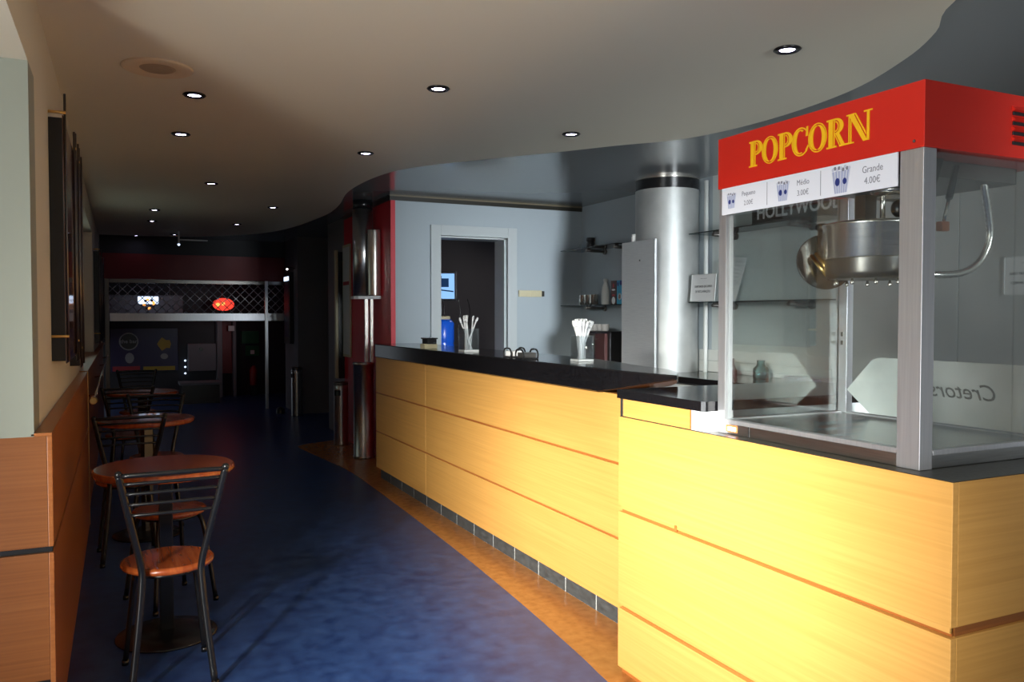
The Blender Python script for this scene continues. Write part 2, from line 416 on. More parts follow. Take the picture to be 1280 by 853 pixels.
tag(MB_top, 'thick black polished granite top of the long bar, ending in a pointed rounded nose', 'worktop')

# low piece between bar and popcorn counter
lp = thing('counter_unit', 'low raised wood and white unit between the long bar and the popcorn machine', 'counter', (2.2, 2.45, 1.0145))
MB().box(1.757, 1.775, 2.283, 2.70, 1.0145, 1.083, .001).build('panel', 'wood_y', lp)
MB().box(1.756, 1.775, 2.277, 2.283, 1.0145, 1.083).build('edge_strip', 'redwood_y', lp)
MB().box(1.757, 1.775, 2.198, 2.277, 1.0145, 1.083, .001).build('end_panel', 'white', lp)
MB().box(1.755, 1.775, 2.70, 2.716, 1.0145, 1.083).build('corner_post', 'dark_steel', lp)
MB().box(1.775, 1.96, 2.20, 2.714, 1.0145, 1.083).box(1.96, 2.72, 2.20, 2.714, 1.0145, 1.083).build('body', 'white', lp)
tag(MB().prism([(1.745, 2.725), (1.745, 2.21), (1.755, 2.198), (2.73, 2.198), (2.73, 2.725)], 1.0835, 1.117).build('worktop_slab', 'granite'), 'lower thin dark stone worktop slab below the nose of the bar top', 'worktop')

# ================================================================== NEAR (POPCORN) COUNTER
nc = thing('popcorn_counter', 'honey-coloured veneered wood counter carrying the popcorn machine', 'counter', (2.3, 2.0, 0))
for i, (z0, z1) in enumerate(((.03, .262), (.282, .642), (.668, 1.012))):
    if i == 1: ys = ((1.29, 2.72),)
    else: ys = ((1.29, 2.72),)
    for y0, y1 in ys: MB().box(1.75, 1.77, y0, y1, z0, z1, .0015).build('panel', 'wood_y', nc)
    MB().box(1.7705, 3.0, 1.29, 1.31, z0, z1, .0015).build('side_panel', 'wood_x', nc)
for zz in (.262, .642):
    h = .02 if zz < .5 else .026
    MB().box(1.760, 1.7695, 1.30, 2.715, zz + .009, zz + h - .0025).mat(1).box(1.766, 1.7705, 1.30, 2.715, zz + .0005, zz + h - .0005).build('groove_strip', ['wood_y', 'redwood_y'], nc)
    MB().box(1.776, 3.0, 1.299, 1.31, zz + .0005, zz + h - .0005).build('groove_strip', 'redwood_x_dim', nc)
MB().box(1.752, 1.758, 2.355, 2.363, .643, .667).build('groove_stop', 'redwood_y', nc)
MB().box(1.77, 2.95, 1.31, 2.72, .0, 1.008).build('body', 'redwood_y', nc)
MB().box(1.79, 2.95, 1.33, 2.68, .0, .03).build('plinth', 'black', nc)
MB().prism([(1.752, 1.292), (3.0, 1.292), (3.0, 2.715), (1.752, 2.715)], 1.009, 1.014).build('top', 'trim_dark', nc)

# ================================================================== POPCORN MACHINE
X0, X1, Y0, Y1 = 1.80, 2.36, 1.42, 2.19
Z0 = 1.0145
pm = thing('popcorn_machine', 'red-topped glass and steel popcorn machine standing on the near wooden counter', 'popcorn machine', ((X0 + X1) / 2, (Y0 + Y1) / 2, Z0))
ZB, ZR, ZT = 1.062, 1.82, 1.985
# base
b = MB().box(X0 + .006, X1, Y0 + .006, Y1, Z0, ZB - .012, .002)
b.mat(1).box(X0 + .004, X0 + .0062, 2.045, 2.048, Z0, ZB - .013)
b.build('base', ['steel', 'black'], pm)
MB().box(X0 + .03, X1 - .03, Y0 + .03, Y1 - .03, ZB - .012, ZB - .004).build('tray', 'tray', pm)
r = MB().box(X0, X0 + .03, Y0 + .05, Y1 - .03, ZB - .014, ZB, .002).box(X0 + .05, X1 - .03, Y0, Y0 + .022, ZB - .014, ZB, .002)
r.box(X0 + .03, X1 - .03, Y1 - .03, Y1, ZB - .014, ZB, .002).box(X1 - .03, X1, Y0 + .03, Y1 - .03, ZB - .014, ZB, .002)
r.build('rail', 'alu', pm)
# posts
MB().box(X0 - .001, X0 + .045, Y0 - .001, Y0 + .068, Z0, ZR, .0015).build('post', 'alu', pm)
MB().box(X0 - .001, X0 + .03, Y1 - .035, Y1 + .001, Z0, ZR, .0015).build('post', 'alu', pm)
p3 = MB().box(X1 - .03, X1, Y1 - .05, Y1, Z0, ZR, .0015).build('post', 'alu', pm)
MB().box(X1 - .033, X1 - .03, Y1 - .035, Y1 - .025, 1.30, 1.315).box(X1 - .033, X1 - .03, Y1 - .035, Y1 - .025, 1.33, 1.345).build('hinge', 'dark_steel', p3)
MB().box(X1 - .03, X1, Y0, Y0 + .03, Z0, ZR, .0015).build('post', 'alu', pm)
# glass
MB().box(X0 + .010, X0 + .014, Y0 + .068, Y1 - .035, ZB, ZR).build('glass_pane', 'glass', pm)
MB().box(X0 + .045, X1 - .03, Y0 + .010, Y0 + .014, ZB, ZR).build('glass_pane', 'glass', pm)
MB().box(X0 + .03, X1 - .03, Y1 - .014, Y1 - .010, ZB, ZR).build('glass_pane', 'glass', pm)
# red canopy
cn = MB().box(X0 - .004, X1 + .004, Y0 - .004, Y1 + .004, ZR, ZT, .002).build('canopy', 'red_paint', pm)
lv = MB()
for kk in range(4): lv.box(2.13, 2.30, Y0 - .007, Y0 - .0035, 1.853 + kk * .026, 1.862 + kk * .026, .001)
lv.build('louvre', 'black', cn)
lv = MB()
for kk in range(4): lv.prism([(Y0 - .004, 1.862 + kk * .026), (Y0 - .014, 1.866 + kk * .026), (Y0 - .004, 1.877 + kk * .026)], 2.128, 2.30, axis='X')
lv.build('louvre_hood', 'red_paint', cn)
MB().ball((X0 - .004, 1.445, 1.838), .004).build('screw', 'dark_steel', cn)

# POPCORN lettering : slab-serif letters with an inline groove, drawn from strokes
def ring_poly(cx, cz, ra, rb, ia, ib, a0, a1, n=22):
    o = []
    for i in range(n + 1):
        a = math.radians(a0 + (a1 - a0) * i / n); o.append((cx + ra * math.cos(a), cz + rb * math.sin(a)))
    for i in range(n, -1, -1):
        a = math.radians(a0 + (a1 - a0) * i / n); o.append((cx + ia * math.cos(a), cz + ib * math.sin(a)))
    return o
def R(x0, x1, z0, z1): return [(x0, z0), (x1, z0), (x1, z1), (x0, z1)]
def L_P():
    s = [R(.08, .25, .05, .95), R(.28, .32, .06, .94), R(.0, .40, 0, .06), R(.0, .34, .94, 1.0)]
    s.append(ring_poly(.34, .72, .32, .28, .17, .22, -90, 90)); s.append(ring_poly(.34, .72, .135, .185, .10, .14, -90, 90))
    s += [R(.30, .36, .44, .49), R(.30, .36, .95, 1.0)]
    return s, .66
def L_O():
    return [ring_poly(.38, .5, .38, .52, .345, .48, 0, 360, 40), ring_poly(.36, .5, .315, .44, .16, .40, 90, 270, 26), ring_poly(.40, .5, .315, .44, .16, .40, -90, 90, 26)], .78
def L_C():
    return [ring_poly(.38, .5, .38, .52, .34, .47, 40, 320, 40), ring_poly(.36, .5, .31, .44, .15, .40, 60, 290, 30), [(.60, .66), (.70, .66), (.70, 1.0), (.63, 1.0)], [(.60, .18), (.70, .34), (.73, .30), (.64, .10)]], .74
def L_R():
    s, wd = L_P()
    s += [[(.36, .47), (.50, .47), (.72, .03), (.58, .03)], [(.31, .45), (.345, .45), (.54, .03), (.505, .03)], R(.50, .80, 0, .06)]
    return s, .80
def L_N():
    return [R(.08, .12, .05, .95), R(.15, .19, .05, .80), [(.06, 1.0), (.26, 1.0), (.78, .0), (.62, .0)], [(.30, 1.0), (.35, 1.0), (.72, .30), (.72, .20)], R(.75, .84, .0, .95), R(.0, .28, 0, .05), R(.0, .30, .95, 1.), R(.64, .94, .95, 1.)], .94
nl = 0; ltr = MB(); letters = [L_P(), L_O(), L_P(), L_C(), L_O(), L_R(), L_N()]
tot = sum(wd for _, wd in letters) - .03 * 6
ya, yb = 2.044, 1.572; H = .080
sc = (ya - yb) / tot; yy = ya
for (polys, wd), dz in zip(letters, (0, 0, 0, 0, 0, 0, 0)):
    for pl in polys:
        nl = nl + 1
        ltr.prism([(yy - px * sc, 1.868 + pz * H) for px, pz in pl], X0 - .0055 - nl * 2e-5, X0 - .0035, axis='X')
    yy -= (wd - .03) * sc
ltr.build('lettering', 'yellow', cn)

# price board
pb = MB().box(X0 - .005, X0 - .001, 1.492, 2.172, 1.733, 1.8195, .0005).build('price_board', 'sign_white', pm)
for yy in (1.962, 1.748): MB().box(X0 - .0056, X0 - .005, yy - .0008, yy + .0008, 1.742, 1.812).build('divider', 'ink_grey', pb)
for yy, s_, a, c_ in ((2.045, .8, 'Pequeno', '2.00€'), (1.815, .88, 'Médio', '3.00€'), (1.57, 1., 'Grande', '4.00€')):
    tx = MB().text(a, .026 * s_, facing_minus_x(X0 - .0052, yy, 1.790), .0003, .85)
    tx.text(c_, .026 * s_, facing_minus_x(X0 - .0052, yy, 1.760), .0003, .85)
    tx.build('price_text', 'ink_grey', pb)
for yy, s_ in ((2.125, .050), (1.895, .060), (1.675, .074)):
    cp = MB(); zc = 1.776 if s_ < .07 else 1.777; x = X0 - .005
    cp.mat(0).prism([(yy + .30 * s_, zc - .5 * s_), (yy - .28 * s_, zc - .5 * s_), (yy - .42 * s_, zc + .32 * s_), (yy + .44 * s_, zc + .32 * s_)], x - .0004, x, axis='X')
    for q in range(6):                                    # stripes
        t0 = q / 6 + .05; t1 = t0 + .05
        f = lambda t, top: (yy + (.44 if top else .30) * s_ - t * (.86 if top else .58) * s_, zc + (.32 if top else -.5) * s_)
        cp.mat(1).prism([f(t0, 0), f(t1, 0), f(t1, 1), f(t0, 1)], x - .0008, x - .0004, axis='X')
    for dy, sz in ((.16, .15), (-.18, .12)):              # blue oval panels
        cp.mat(2).prism([(yy + dy * s_ + sz * .75 * s_ * math.cos(a * PI / 8), zc - .08 * s_ + sz * s_ * math.sin(a * PI / 8)) for a in range(16)], x - .0013, x - .0008, axis='X')
    for q in range(9):                                    # popped corn on top
        cp.mat(3 if q % 2 else 0).ball((x - .0005, yy + (.38 - q * .095) * s_, zc + (.40 + .05 * math.sin(q * 2.3)) * s_), .07 * s_, (.08, 1, 1), 10)
    cp.build('cup_picture', ['cup_grey', 'stripe_ink', 'blue_ink', 'ink_grey'], pb)

# kettle, hung from the canopy
KX, KY = 2.10, 1.835
kt = MB().lathe([(.118, 1.515), (.13, 1.52), (.136, 1.535), (.139, 1.575), (.1395, 1.577)], (KX, KY, 0), 48)
kt.mat(1).lathe([(.1395, 1.577), (.1425, 1.58), (.1425, 1.672), (.148, 1.678), (.148, 1.684), (.12, 1.690), (.02, 1.698)], (KX, KY, 0), 48)
kt = kt.build('kettle', ['dark_steel', 'steel_pol'], pm)
for a in range(10):
    aa = a * 2 * PI / 10 + .2
    MB().lathe([(.004, 1.497), (.006, 1.5), (.006, 1.508), (.0035, 1.51), (.0035, 1.516)], (KX + .108 * math.cos(aa), KY + .108 * math.sin(aa), 0), 10).build('bolt', 'steel_pol', kt)
MB().box(KX - .02, KX + .03, KY + .01, KY + .05, 1.69, ZR, .002).build('hanger', 'dark_steel', kt)
MB().lathe([(.008, 1.69), (.008, 1.80)], (KX - .02, KY - .055, 0), 12).lathe([(.05, 1.757), (.07, 1.77), (.07, 1.775)], (KX - .01, KY - .09, 0), 24).build('stirrer', 'steel_pol', kt)
MB().ball((KX + .0, KY - .095, 1.722), .022, (1, 1, 1.2)).build('knob', 'black', kt)
MB().ball((KX - .07, KY + .135, 1.685), .022, (1, 1, .6)).lathe([(.012, 1.60), (.016, 1.675)], (KX - .06, KY + .14, 0), 12).build('tilt_grip', 'black', kt)
md = Matrix.Translation((KX - .055, KY + .135, 1.575)) @ Matrix.Rotation(math.radians(62), 4, 'Z') @ Matrix.Rotation(math.radians(12), 4, 'Y')
MB().lathe([(.088, -.006), (.09, -.004), (.09, .004), (.088, .006)], (0, 0, 0), 36, axis='X', mtx=md).build('drop_lid', 'lid_smoke', kt)
MB().tube([(KX - .11, KY + .12, 1.60), (KX - .10, KY + .07, 1.535)], .006).tube([(KX - .105, KY + .145, 1.595), (KX - .095, KY + .09, 1.53)], .006).build('lid_hinge', 'brass', kt)
# head box over the kettle, gas strut and conduit
MB().box(X0 + .06, X1 - .05, Y0 + .10, Y0 + .50, 1.775, ZR, .003).build('exhaust_box', 'dark_steel', pm)
MB().prism([(X0 + .05, ZR), (X0 + .185, ZR), (X0 + .13, 1.68), (X0 + .09, 1.62), (X0 + .05, 1.62)], Y0 + .085, Y0 + .095, axis='Y').build('bracket_plate', 'black', pm)
gs = MB().tube([(1.968, 1.455, 1.79), (1.940, 1.455, 1.705)], .009).build('gas_strut', 'black', pm)
MB().tube([(1.941, 1.455, 1.708), (1.922, 1.455, 1.645)], .0045).build('piston_rod', 'steel_pol', gs)
MB().box(1.905, 1.932, 1.445, 1.465, 1.62, 1.645, .003).build('strut_mount', 'orange_part', gs)
cpts = smooth_curve([(2.225, 1.56, 1.83), (2.228, 1.56, 1.775), (2.262, 1.57, 1.70), (2.285, 1.58, 1.63), (2.262, 1.59, 1.565), (2.20, 1.60, 1.528), (2.11, 1.62, 1.520), (2.05, 1.66, 1.53)], 10)
MB().tube(cpts, [.0112 if i % 2 else .0088 for i in range(len(cpts))], 12).build('conduit', 'steel_pol', pm)
MB().lathe([(.016, 1.775), (.016, ZR)], (2.225, 1.56, 0), 16).build('conduit_socket', 'black', pm)
# deflector plates at the back of the cabinet
dp = MB()
dp.prism([(2.11, 1.145), (2.005, 1.252), (1.98, 1.262), (1.48, 1.262), (1.48, 1.07), (2.01, 1.07)], 2.300, 2.306, axis='X')
dp = dp.build('deflector', 'plate_steel', pm)
mt = facing_minus_x(2.2985, 1.665, 1.172) @ Matrix.Diagonal((-1, 1, 1, 1))
MB().text('Cretors', .068, mt, .0006, 1., .0, shear=.35).build('etched_script', 'dark_steel', dp)
MB().box(X0 + .0055, X0 + .008, 2.10, 2.155, Z0 + .006, Z0 + .03, .001).build('rocker_switch', 'orange_part', pm)
MB().box(X0 + .003, X0 + .0056, 2.108, 2.145, Z0 + .011, Z0 + .024, .001).build('switch_lamp', 'led_white', pm)

# ================================================================== BACK BAR
bk = thing('back_counter', 'dark-topped service counter with pale cabinet fronts along the right wall', 'counter', (4.1, 5, 0))
MB().box(3.80, 4.354, 3.4, 7.2, .90, .95, .004).build('top', 'granite', bk)
MB().box(3.86, 4.354, 3.42, 7.18, .08, .90).build('body', 'dark_steel', bk)
for i in range(6):
    dd = MB().box(3.84, 3.86, 3.43 + i * .625, 4.045 + i * .625, .10, .885, .003).build('door', 'white_soft', bk)
    MB().tube([(3.83, 3.50 + i * .625, .84), (3.83, 3.75 + i * .625, .84)], .006).build('handle', 'steel_pol', dd)
bs = MB()
for z0, z1 in ((.952, 1.04), (1.043, 1.13)): bs.box(4.345, 4.358, 4.02, 5.53, z0, z1, .002)
tag(bs.build('backsplash', 'white_soft'), 'white tiled splashback strip above the service counter', 'splashback')

# round steel column and steel wall cabinet
CX, CY, CR = 4.135, 5.70, .262
col = thing('steel_column', 'large round brushed steel clad column rising behind the bar to the ceiling', 'column', (CX, CY, .95))
MB().lathe([(CR, .95), (CR, 2.44)], (CX, CY, 0), 64, cap=False).build('cladding', 'steel_soft', col)
MB().lathe([(CR - .004, 2.44), (CR - .004, 2.54)], (CX, CY, 0), 64, cap=False).build('collar', 'black_metal', col)
MB().lathe([(CR + .002, 2.525), (CR + .002, 2.538)], (CX, CY, 0), 64, cap=False).build('bead', 'steel_pol', col)
sp = MB().box(3.84, 3.86, 5.45, 5.93, .951, 2.02, .004).mat(1).box(3.86, 3.866, 5.47, 5.91, .951, 2.0)
sp.mat(2).ball((3.84, 5.66, 1.86), .008)
tag(sp.build('upright_screen', ['screen_steel', 'black', 'black']), 'tall narrow brushed steel panel standing in front of the round column', 'panel')
tag(MB().lathe([(.016, 0), (.018, .01), (.018, 2.5)], (4.30, 5.395, .0), 12).build('wall_pipe', 'white_soft'), 'thin pale vertical pipe just right of the round steel column', 'pipe')
tag(MB().lathe([(.028, 2.021), (.03, 2.03), (.03, 2.068), (.024, 2.075), (.028, 2.08), (.028, 2.088), (.01, 2.09)], (3.905, 5.83, 0), 20).build('jar', 'white'), 'small white lidded pot on top of the tall steel panel', 'pot')

def glass_shelf(y0, y1, z, label, nb):
    t = thing('glass_shelf', label, 'shelf', (4.36, (y0 + y1) / 2, z))
    MB().box(4.10, 4.355, y0, y1, z - .008, z, .001).build('shelf_plate', 'glass_shelf', t)
    for yb in nb:
        MB().tube([(4.13, yb, z - .028), (4.33, yb, z - .034)], .016, flat=(.016, .014)).box(4.14, 4.18, yb - .012, yb + .012, z - .02, z - .0085).build('bracket_arm', 'dark_steel', t)
        MB().lathe([(.026, 4.335), (.028, 4.34), (.028, 4.357), (.026, 4.359)], (0, yb, z - .034), 16, axis='X').build('wall_rose', 'dark_steel', t)
    return t
glass_shelf(6.42, 7.48, 2.075, 'upper dark glass shelf in the corner left of the steel column', (7.02, 6.52))
glass_shelf(6.42, 7.48, 1.515, 'lower dark glass shelf in the corner, carrying mugs, a bottle and two cartons', (7.02,))
glass_shelf(3.95, 5.36, 2.06, 'upper glass shelf right of the steel column, carrying the dark lettered sign', (5.1, 4.3))
glass_shelf(3.95, 5.36, 1.515, 'lower glass shelf right of the steel column, seen through the popcorn machine', (5.1, 4.3))

tag(MB().lathe([(.038, 2.076), (.042, 2.08), (.042, 2.13), (.034, 2.14), (.044, 2.145), (.044, 2.175), (.04, 2.18)], (4.22, 7.08, 0), 20).build('jar', 'black'), 'squat black jar on the upper corner shelf', 'jar')
def mug():
    t = thing('mug', 'x', 'mug', (4.2, 7.2, 1.516), group='steel mugs on the lower corner shelf')
    MB().lathe([(.040, 0), (.043, .004), (.043, .095), (.045, .10), (.041, .10), (.039, .01), (.0, .008)], (0, 0, 0), 24, cap=False).build('body', 'steel_pol', t, local=True)
    MB().tube([(0, .042, .085), (0, .065, .083), (0, .076, .06), (0, .072, .035), (0, .042, .018)], .005, 8).build('handle', 'steel_pol', t, local=True)
    return t
m0 = mug(); m0.location = (4.19, 7.17, 1.516); m0['label'] = 'steel mug at the left end of the row of three mugs'
dup(m0, (4.18, 7.05, 1.516), .3, 'steel mug in the middle of the row of three mugs')
dup(m0, (4.17, 6.93, 1.516), -.2, 'steel mug nearest the white bottle')
tag(MB().lathe([(.036, 1.516), (.04, 1.52), (.04, 1.63), (.034, 1.68), (.02, 1.72), (.018, 1.735), (.021, 1.737), (.021, 1.76), (.014, 1.765)], (4.22, 6.80, 0), 24).build('bottle', 'white_soft'), 'slim matt white bottle on the lower corner shelf', 'bottle')
def carton(name, y0, y1, m, lab, acc):
    t = thing(name, lab, 'carton', (4.2, (y0 + y1) / 2, 1.516))
    MB().box(4.16, 4.26, y0, y1, 1.516, 1.735, .003).build('box', m, t)
    a = MB(); x = 4.1585; yc = (y0 + y1) / 2
    for (dy, z, w_, h_, s) in acc:
        a.mat(s).prism([(yc + dy + w_ * math.cos(q * PI / 6), z + h_ * math.sin(q * PI / 6)) for q in range(12)], x, x + .002, axis='X')
    a.build('printing', ['paper', 'logo_red', 'blue_ink'], t)
carton('carton', 6.515, 6.61, 'brown_box', 'dark brown printed carton on the lower corner shelf', [(0, 1.55, .03, .035, 0), (0, 1.60, .025, .01, 1), (0, 1.65, .03, .008, 0), (0, 1.69, .012, .02, 1)])
carton('carton', 6.405, 6.508, 'cyan_box', 'bright blue printed carton next to the dark brown one', [(0, 1.585, .028, .032, 0), (.0, 1.585, .018, .018, 1), (-.02, 1.71, .022, .022, 2), (.03, 1.70, .012, .02, 2)])

# coffee machine on service counter
cm = thing('coffee_machine', 'black and dark bronze coffee machine with cups on top, behind the straw holder', 'coffee machine', (4.0, 6.3, .95))
MB().box(3.87, 4.2, 6.16, 6.66, .951, 1.27, .01).build('body', 'black', cm)
MB().box(3.862, 3.872, 6.40, 6.56, 1.06, 1.25, .004).build('front_plate', 'dark_steel', cm)
MB().tube([(3.84, 6.52, 1.20), (3.80, 6.53, 1.19), (3.78, 6.56, 1.17)], .010).tube([(3.84, 6.33, 1.20), (3.80, 6.33, 1.19), (3.79, 6.33, 1.08)], .006).build('spout', 'steel_pol', cm)
MB().lathe([(.02, 0), (.03, .01), (.032, .05), (.03, .055)], (3.83, 6.50, 1.08), 16).lathe([(.03, 0), (.04, .004), (.04, .03)], (3.84, 6.50, 1.21), 16).build('group_head', 'steel_pol', cm)
MB().box(3.84, 3.872, 6.2, 6.36, .97, 1.25, .004).build('side_panel', 'brown_box', cm)
for i in range(4):
    q = MB().lathe([(.026, 0), (.034, .01), (.038, .055), (.039, .06), (.035, .06), (.030, .012), (0, .01)], (0, 0, 0), 20, cap=False).build('cup', 'white', None, local=True)
    q.location = (3.97, 6.40 + i * .078, 1.271); tag(q, 'small white cup upside on top of the coffee machine', 'cup', 'cups on the coffee machine')
# socket strip
sk = thing('switch_plate', 'cream double socket plate on the grey wall right of the doorway', 'socket', (3.75, 7.49, 1.63))
MB().box(3.625, 3.885, 7.478, 7.4995, 1.60, 1.665, .003).build('plate', 'plate_cream', sk)
MB().box(3.64, 3.745, 7.474, 7.479, 1.61, 1.655, .002).box(3.765, 3.87, 7.474, 7.479, 1.61, 1.655, .002).build('socket', 'plate_cream', sk)
MB().box(3.885, 3.92, 7.49, 7.4995, 1.605, 1.66, .002).build('cable_stub', 'trim_dark', sk)

# HOLLYWOOD sign on upper right shelf
hs = thing('lettered_sign', 'dark sign with tall white capital letters on the upper glass shelf', 'sign', (4.3, 4.4, 2.06))
MB().box(4.30, 4.315, 3.97, 4.86, 2.062, 2.26, .002).build('board', 'trim_dark', hs)
MB().text('HOLLYWOOD', .135, facing_minus_x(4.2995, 4.40, 2.165), .001, .92, .003).build('lettering', 'paper', hs)

def wall_paper(name, lab, cx, cy, cz, w_, h_, lines, tilt=0, rz=0, frame=True):
    t = thing(name, lab, 'notice', (cx, cy, cz))
    M_ = facing_minus_x(0, 0, 0) @ Matrix.Rotation(rz, 4, 'Z') @ Matrix.Rotation(tilt, 4, 'X')
    def bx(b, x0, x1, y0, y1, z0, z1): b.box(x0, x1, y0, y1, z0, z1, mtx=M_)
    b = MB(); bx(b, -w_ / 2, w_ / 2, -h_ / 2, h_ / 2, -.002, 0); b.build('sheet', 'paper', t, local=True)
    if frame:
        b = MB()
        for q in ((-w_ / 2, w_ / 2, h_ / 2 - .006, h_ / 2), (-w_ / 2, w_ / 2, -h_ / 2, -h_ / 2 + .006), (-w_ / 2, -w_ / 2 + .006, -h_ / 2, h_ / 2), (w_ / 2 - .006, w_ / 2, -h_ / 2, h_ / 2)): bx(b, *q, 0, .003)
        b.build('frame', 'white_soft', t, local=True)
    b = MB()
    for (txt, s_, z) in lines:
        b.text(txt, s_, M_ @ Matrix.Translation((0, z, .0008)), .0003, .9)
    b.build('print', 'ink', t, local=True)
    return t
wall_paper('notice', 'framed complaints-book notice standing on the lower shelf beside the steel column', 4.15, 5.24, 1.627, .30, .215, [('--------------', .02, .075), ('DISPOMOS DE LIVRO', .025, .01), ('DE RECLAMAÇÕES', .025, -.03)], tilt=-.08)
wall_paper('notice', 'framed printed notice on the stainless steel wall at the right edge', 4.35, 2.80, 1.62, .25, .21, [('---------', .02, .07), ('NÃO TRABALHAMOS', .021, .01), ('COM MULTIBANCO', .021, -.04)])
wall_paper('price_list', 'narrow white printed list leaning on the lower glass shelf behind the machine', 4.24, 4.98, 1.685, .15, .35, [('-----------', .02, .14 - i * .03) for i in range(9)], tilt=-.25, rz=-.10, frame=False)
# bottles on back counter
tag(MB().lathe([(.033, .951), (.036, .955), (.036, 1.0), (.02, 1.03), (.012, 1.06), (.012, 1.085), (.016, 1.09)], (4.10, 4.83, 0), 20).build('bottle', 'brown_box'), 'small brown glass bottle on the service counter', 'bottle')
tag(MB().lathe([(.05, .951), (.055, .956), (.055, 1.03), (.03, 1.055), (.026, 1.075), (.03, 1.08), (.03, 1.09)], (4.12, 4.55, 0), 24).build('bottle', 'bottle_glass'), 'squat pale blue glass bottle on the service counter', 'bottle')
tag(MB().box(4.0, 4.2, 4.06, 4.2, .951, .985, .01).box(4.02, 4.1, 4.1, 4.22, .985, 1.0, .004).build('folded_cloth', 'ink_grey'), 'folded grey cloth at the near end of the service counter', 'cloth')

# ================================================================== THINGS ON THE BAR
def straw_holder(x, y, h, w_, lab, n, slab, grp):
    z = 1.1655
    t = thing('straw_holder', lab, 'straw holder', (x, y, z))
    b = MB()
    b.box(x - w_ / 2, x - w_ / 2 + .003, y - w_ / 2, y + w_ / 2, z, z + h).box(x + w_ / 2 - .003, x + w_ / 2, y - w_ / 2, y + w_ / 2, z, z + h)
    b.box(x - w_ / 2 + .003, x + w_ / 2 - .003, y - w_ / 2, y - w_ / 2 + .003, z, z + h).box(x - w_ / 2 + .003, x + w_ / 2 - .003, y + w_ / 2 - .003, y + w_ / 2, z, z + h)
    b.build('cup', 'plastic_clear', t)
    MB().box(x - w_ / 2, x + w_ / 2, y - w_ / 2, y + w_ / 2, z, z + .012, .002).build('base', 'white', t)
    s0 = MB().tube([(0, 0, 0), (0, 0, h + .035)], .0055, 8).tube([(0, 0, h + .035), (.002, .002, h + .06)], [.0055, .0085], 8).tube([(.002, .002, h + .06), (.006, .004, h + .075)], [.0085, .006], 8).build('drinking_straw', 'straw_white', None, local=True)
    for i in range(n):
        o = s0 if i == 0 else s0.copy()
        if i: C.objects.link(o)
        a = random.random() * 2 * PI; rr = w_ * .26 * math.sqrt(random.random())
        px, py = rr * math.cos(a), rr * math.sin(a)
        a = a + random.uniform(-.5, .5) + (PI if i % 2 else 0); rr = w_ * random.uniform(.16, .43)
        tx_, ty_ = (rr * math.cos(a) - px) / h, (rr * math.sin(a) - py) / h
        o.location = (x + px, y + py, z + .0125)
        o.rotation_euler = (-math.atan(ty_), math.atan(tx_), 0)
        tag(o, slab, 'straw', grp)
straw_holder(2.19, 3.76, .135, .09, 'clear plastic holder packed with white straws near the nose of the bar', 22, 'white straw standing in the packed holder near the nose of the bar', 'straws in the near holder')
straw_holder(2.12, 5.15, .155, .105, 'clear plastic holder with a few white straws in front of the doorway', 8, 'white straw standing in the holder in front of the doorway', 'straws in the far holder')
def napkin(x, y, lab, napk):
    t = thing('napkin_dispenser', lab, 'napkin dispenser', (x, y, 1.1655))
    b = MB()
    for sx in (-.045, .045):
        pts = smooth_curve([(x + sx, y - .045, 1.168), (x + sx, y - .05, 1.19), (x + sx, y - .03, 1.215), (x + sx, y + .03, 1.215), (x + sx, y + .05, 1.19), (x + sx, y + .045, 1.168)], 4)
        b.tube(pts, .005, 8)
    b.box(x - .05, x + .05, y - .05, y + .05, 1.1657, 1.172, .002)
    b.build('holder', 'black', t)
    MB().box(x - .04, x + .04, y - .036, y + .036, 1.172, 1.20, .003).build('napkins', napk, t)
napkin(2.05, 4.13, 'right-hand black napkin dispenser of the pair beside the packed straw holder', 'dark_steel')
napkin(2.07, 4.33, 'left-hand black napkin dispenser of the pair, with white napkins', 'white')
ct = thing('card_terminal', 'small dark counter display box standing at the far end of the bar', 'display', (2.05, 5.75, 1.1655))
MB().box(2.0, 2.1, 5.70, 5.80, 1.1657, 1.20, .004).build('base', 'plate_cream', ct)
MB().box(2.02, 2.09, 5.69, 5.70, 1.2, 1.235, .003).box(2.02, 2.09, 5.80, 5.81, 1.2, 1.235, .003).box(2.01, 2.10, 5.69, 5.81, 1.235, 1.245, .003).build('frame', 'black', ct)

# ================================================================== STOREROOM THINGS
tv = thing('monitor', 'wall monitor glowing blue in the dark room behind the doorway', 'monitor', (3.28, 8.9, 1.7))
mt_ = Matrix.Translation((3.33, 8.95, 1.75)) @ Matrix.Rotation(math.radians(-24), 4, 'Z') @ Matrix.Rotation(math.radians(6), 4, 'X')
MB().box(-.28, .24, 0, .05, -.17, .17, .006, mtx=mt_ @ Matrix.Translation((-.05, 0, 0))).build('casing', 'tv_black', tv)
MB().box(-.30, .165, -.003, -.0005, -.145, .145, mtx=mt_).build('screen', 'tv_blue', tv)
MB().box(-.12, .10, -.005, -.0032, -.01, .09, mtx=mt_).box(-.30, .16, -.005, -.0032, -.05, -.035, mtx=mt_ @ Matrix.Rotation(.12, 4, 'Y')).box(-.02, .02, -.0055, -.005, .02, .12, mtx=mt_).build('screen_image', 'tv_dark', tv)
MB().tube([(3.33, 9.0, 1.75), (3.33, 10.19, 1.75)], .02).build('wall_arm', 'black', tv)
brl = thing('water_bottle', 'bright blue plastic water barrel just inside the dark doorway', 'barrel', (3.05, 8.15, .85))
MB().lathe([(.10, .9), (.115, .92), (.12, 1.1), (.112, 1.12), (.12, 1.14), (.12, 1.33), (.09, 1.37)], (3.06, 8.15, 0), 32).build('body', 'blue_plastic', brl)
MB().lathe([(.075, 1.37), (.08, 1.375), (.08, 1.40), (.07, 1.405)], (3.06, 8.15, 0), 24).build('cap', 'plate_cream', brl)
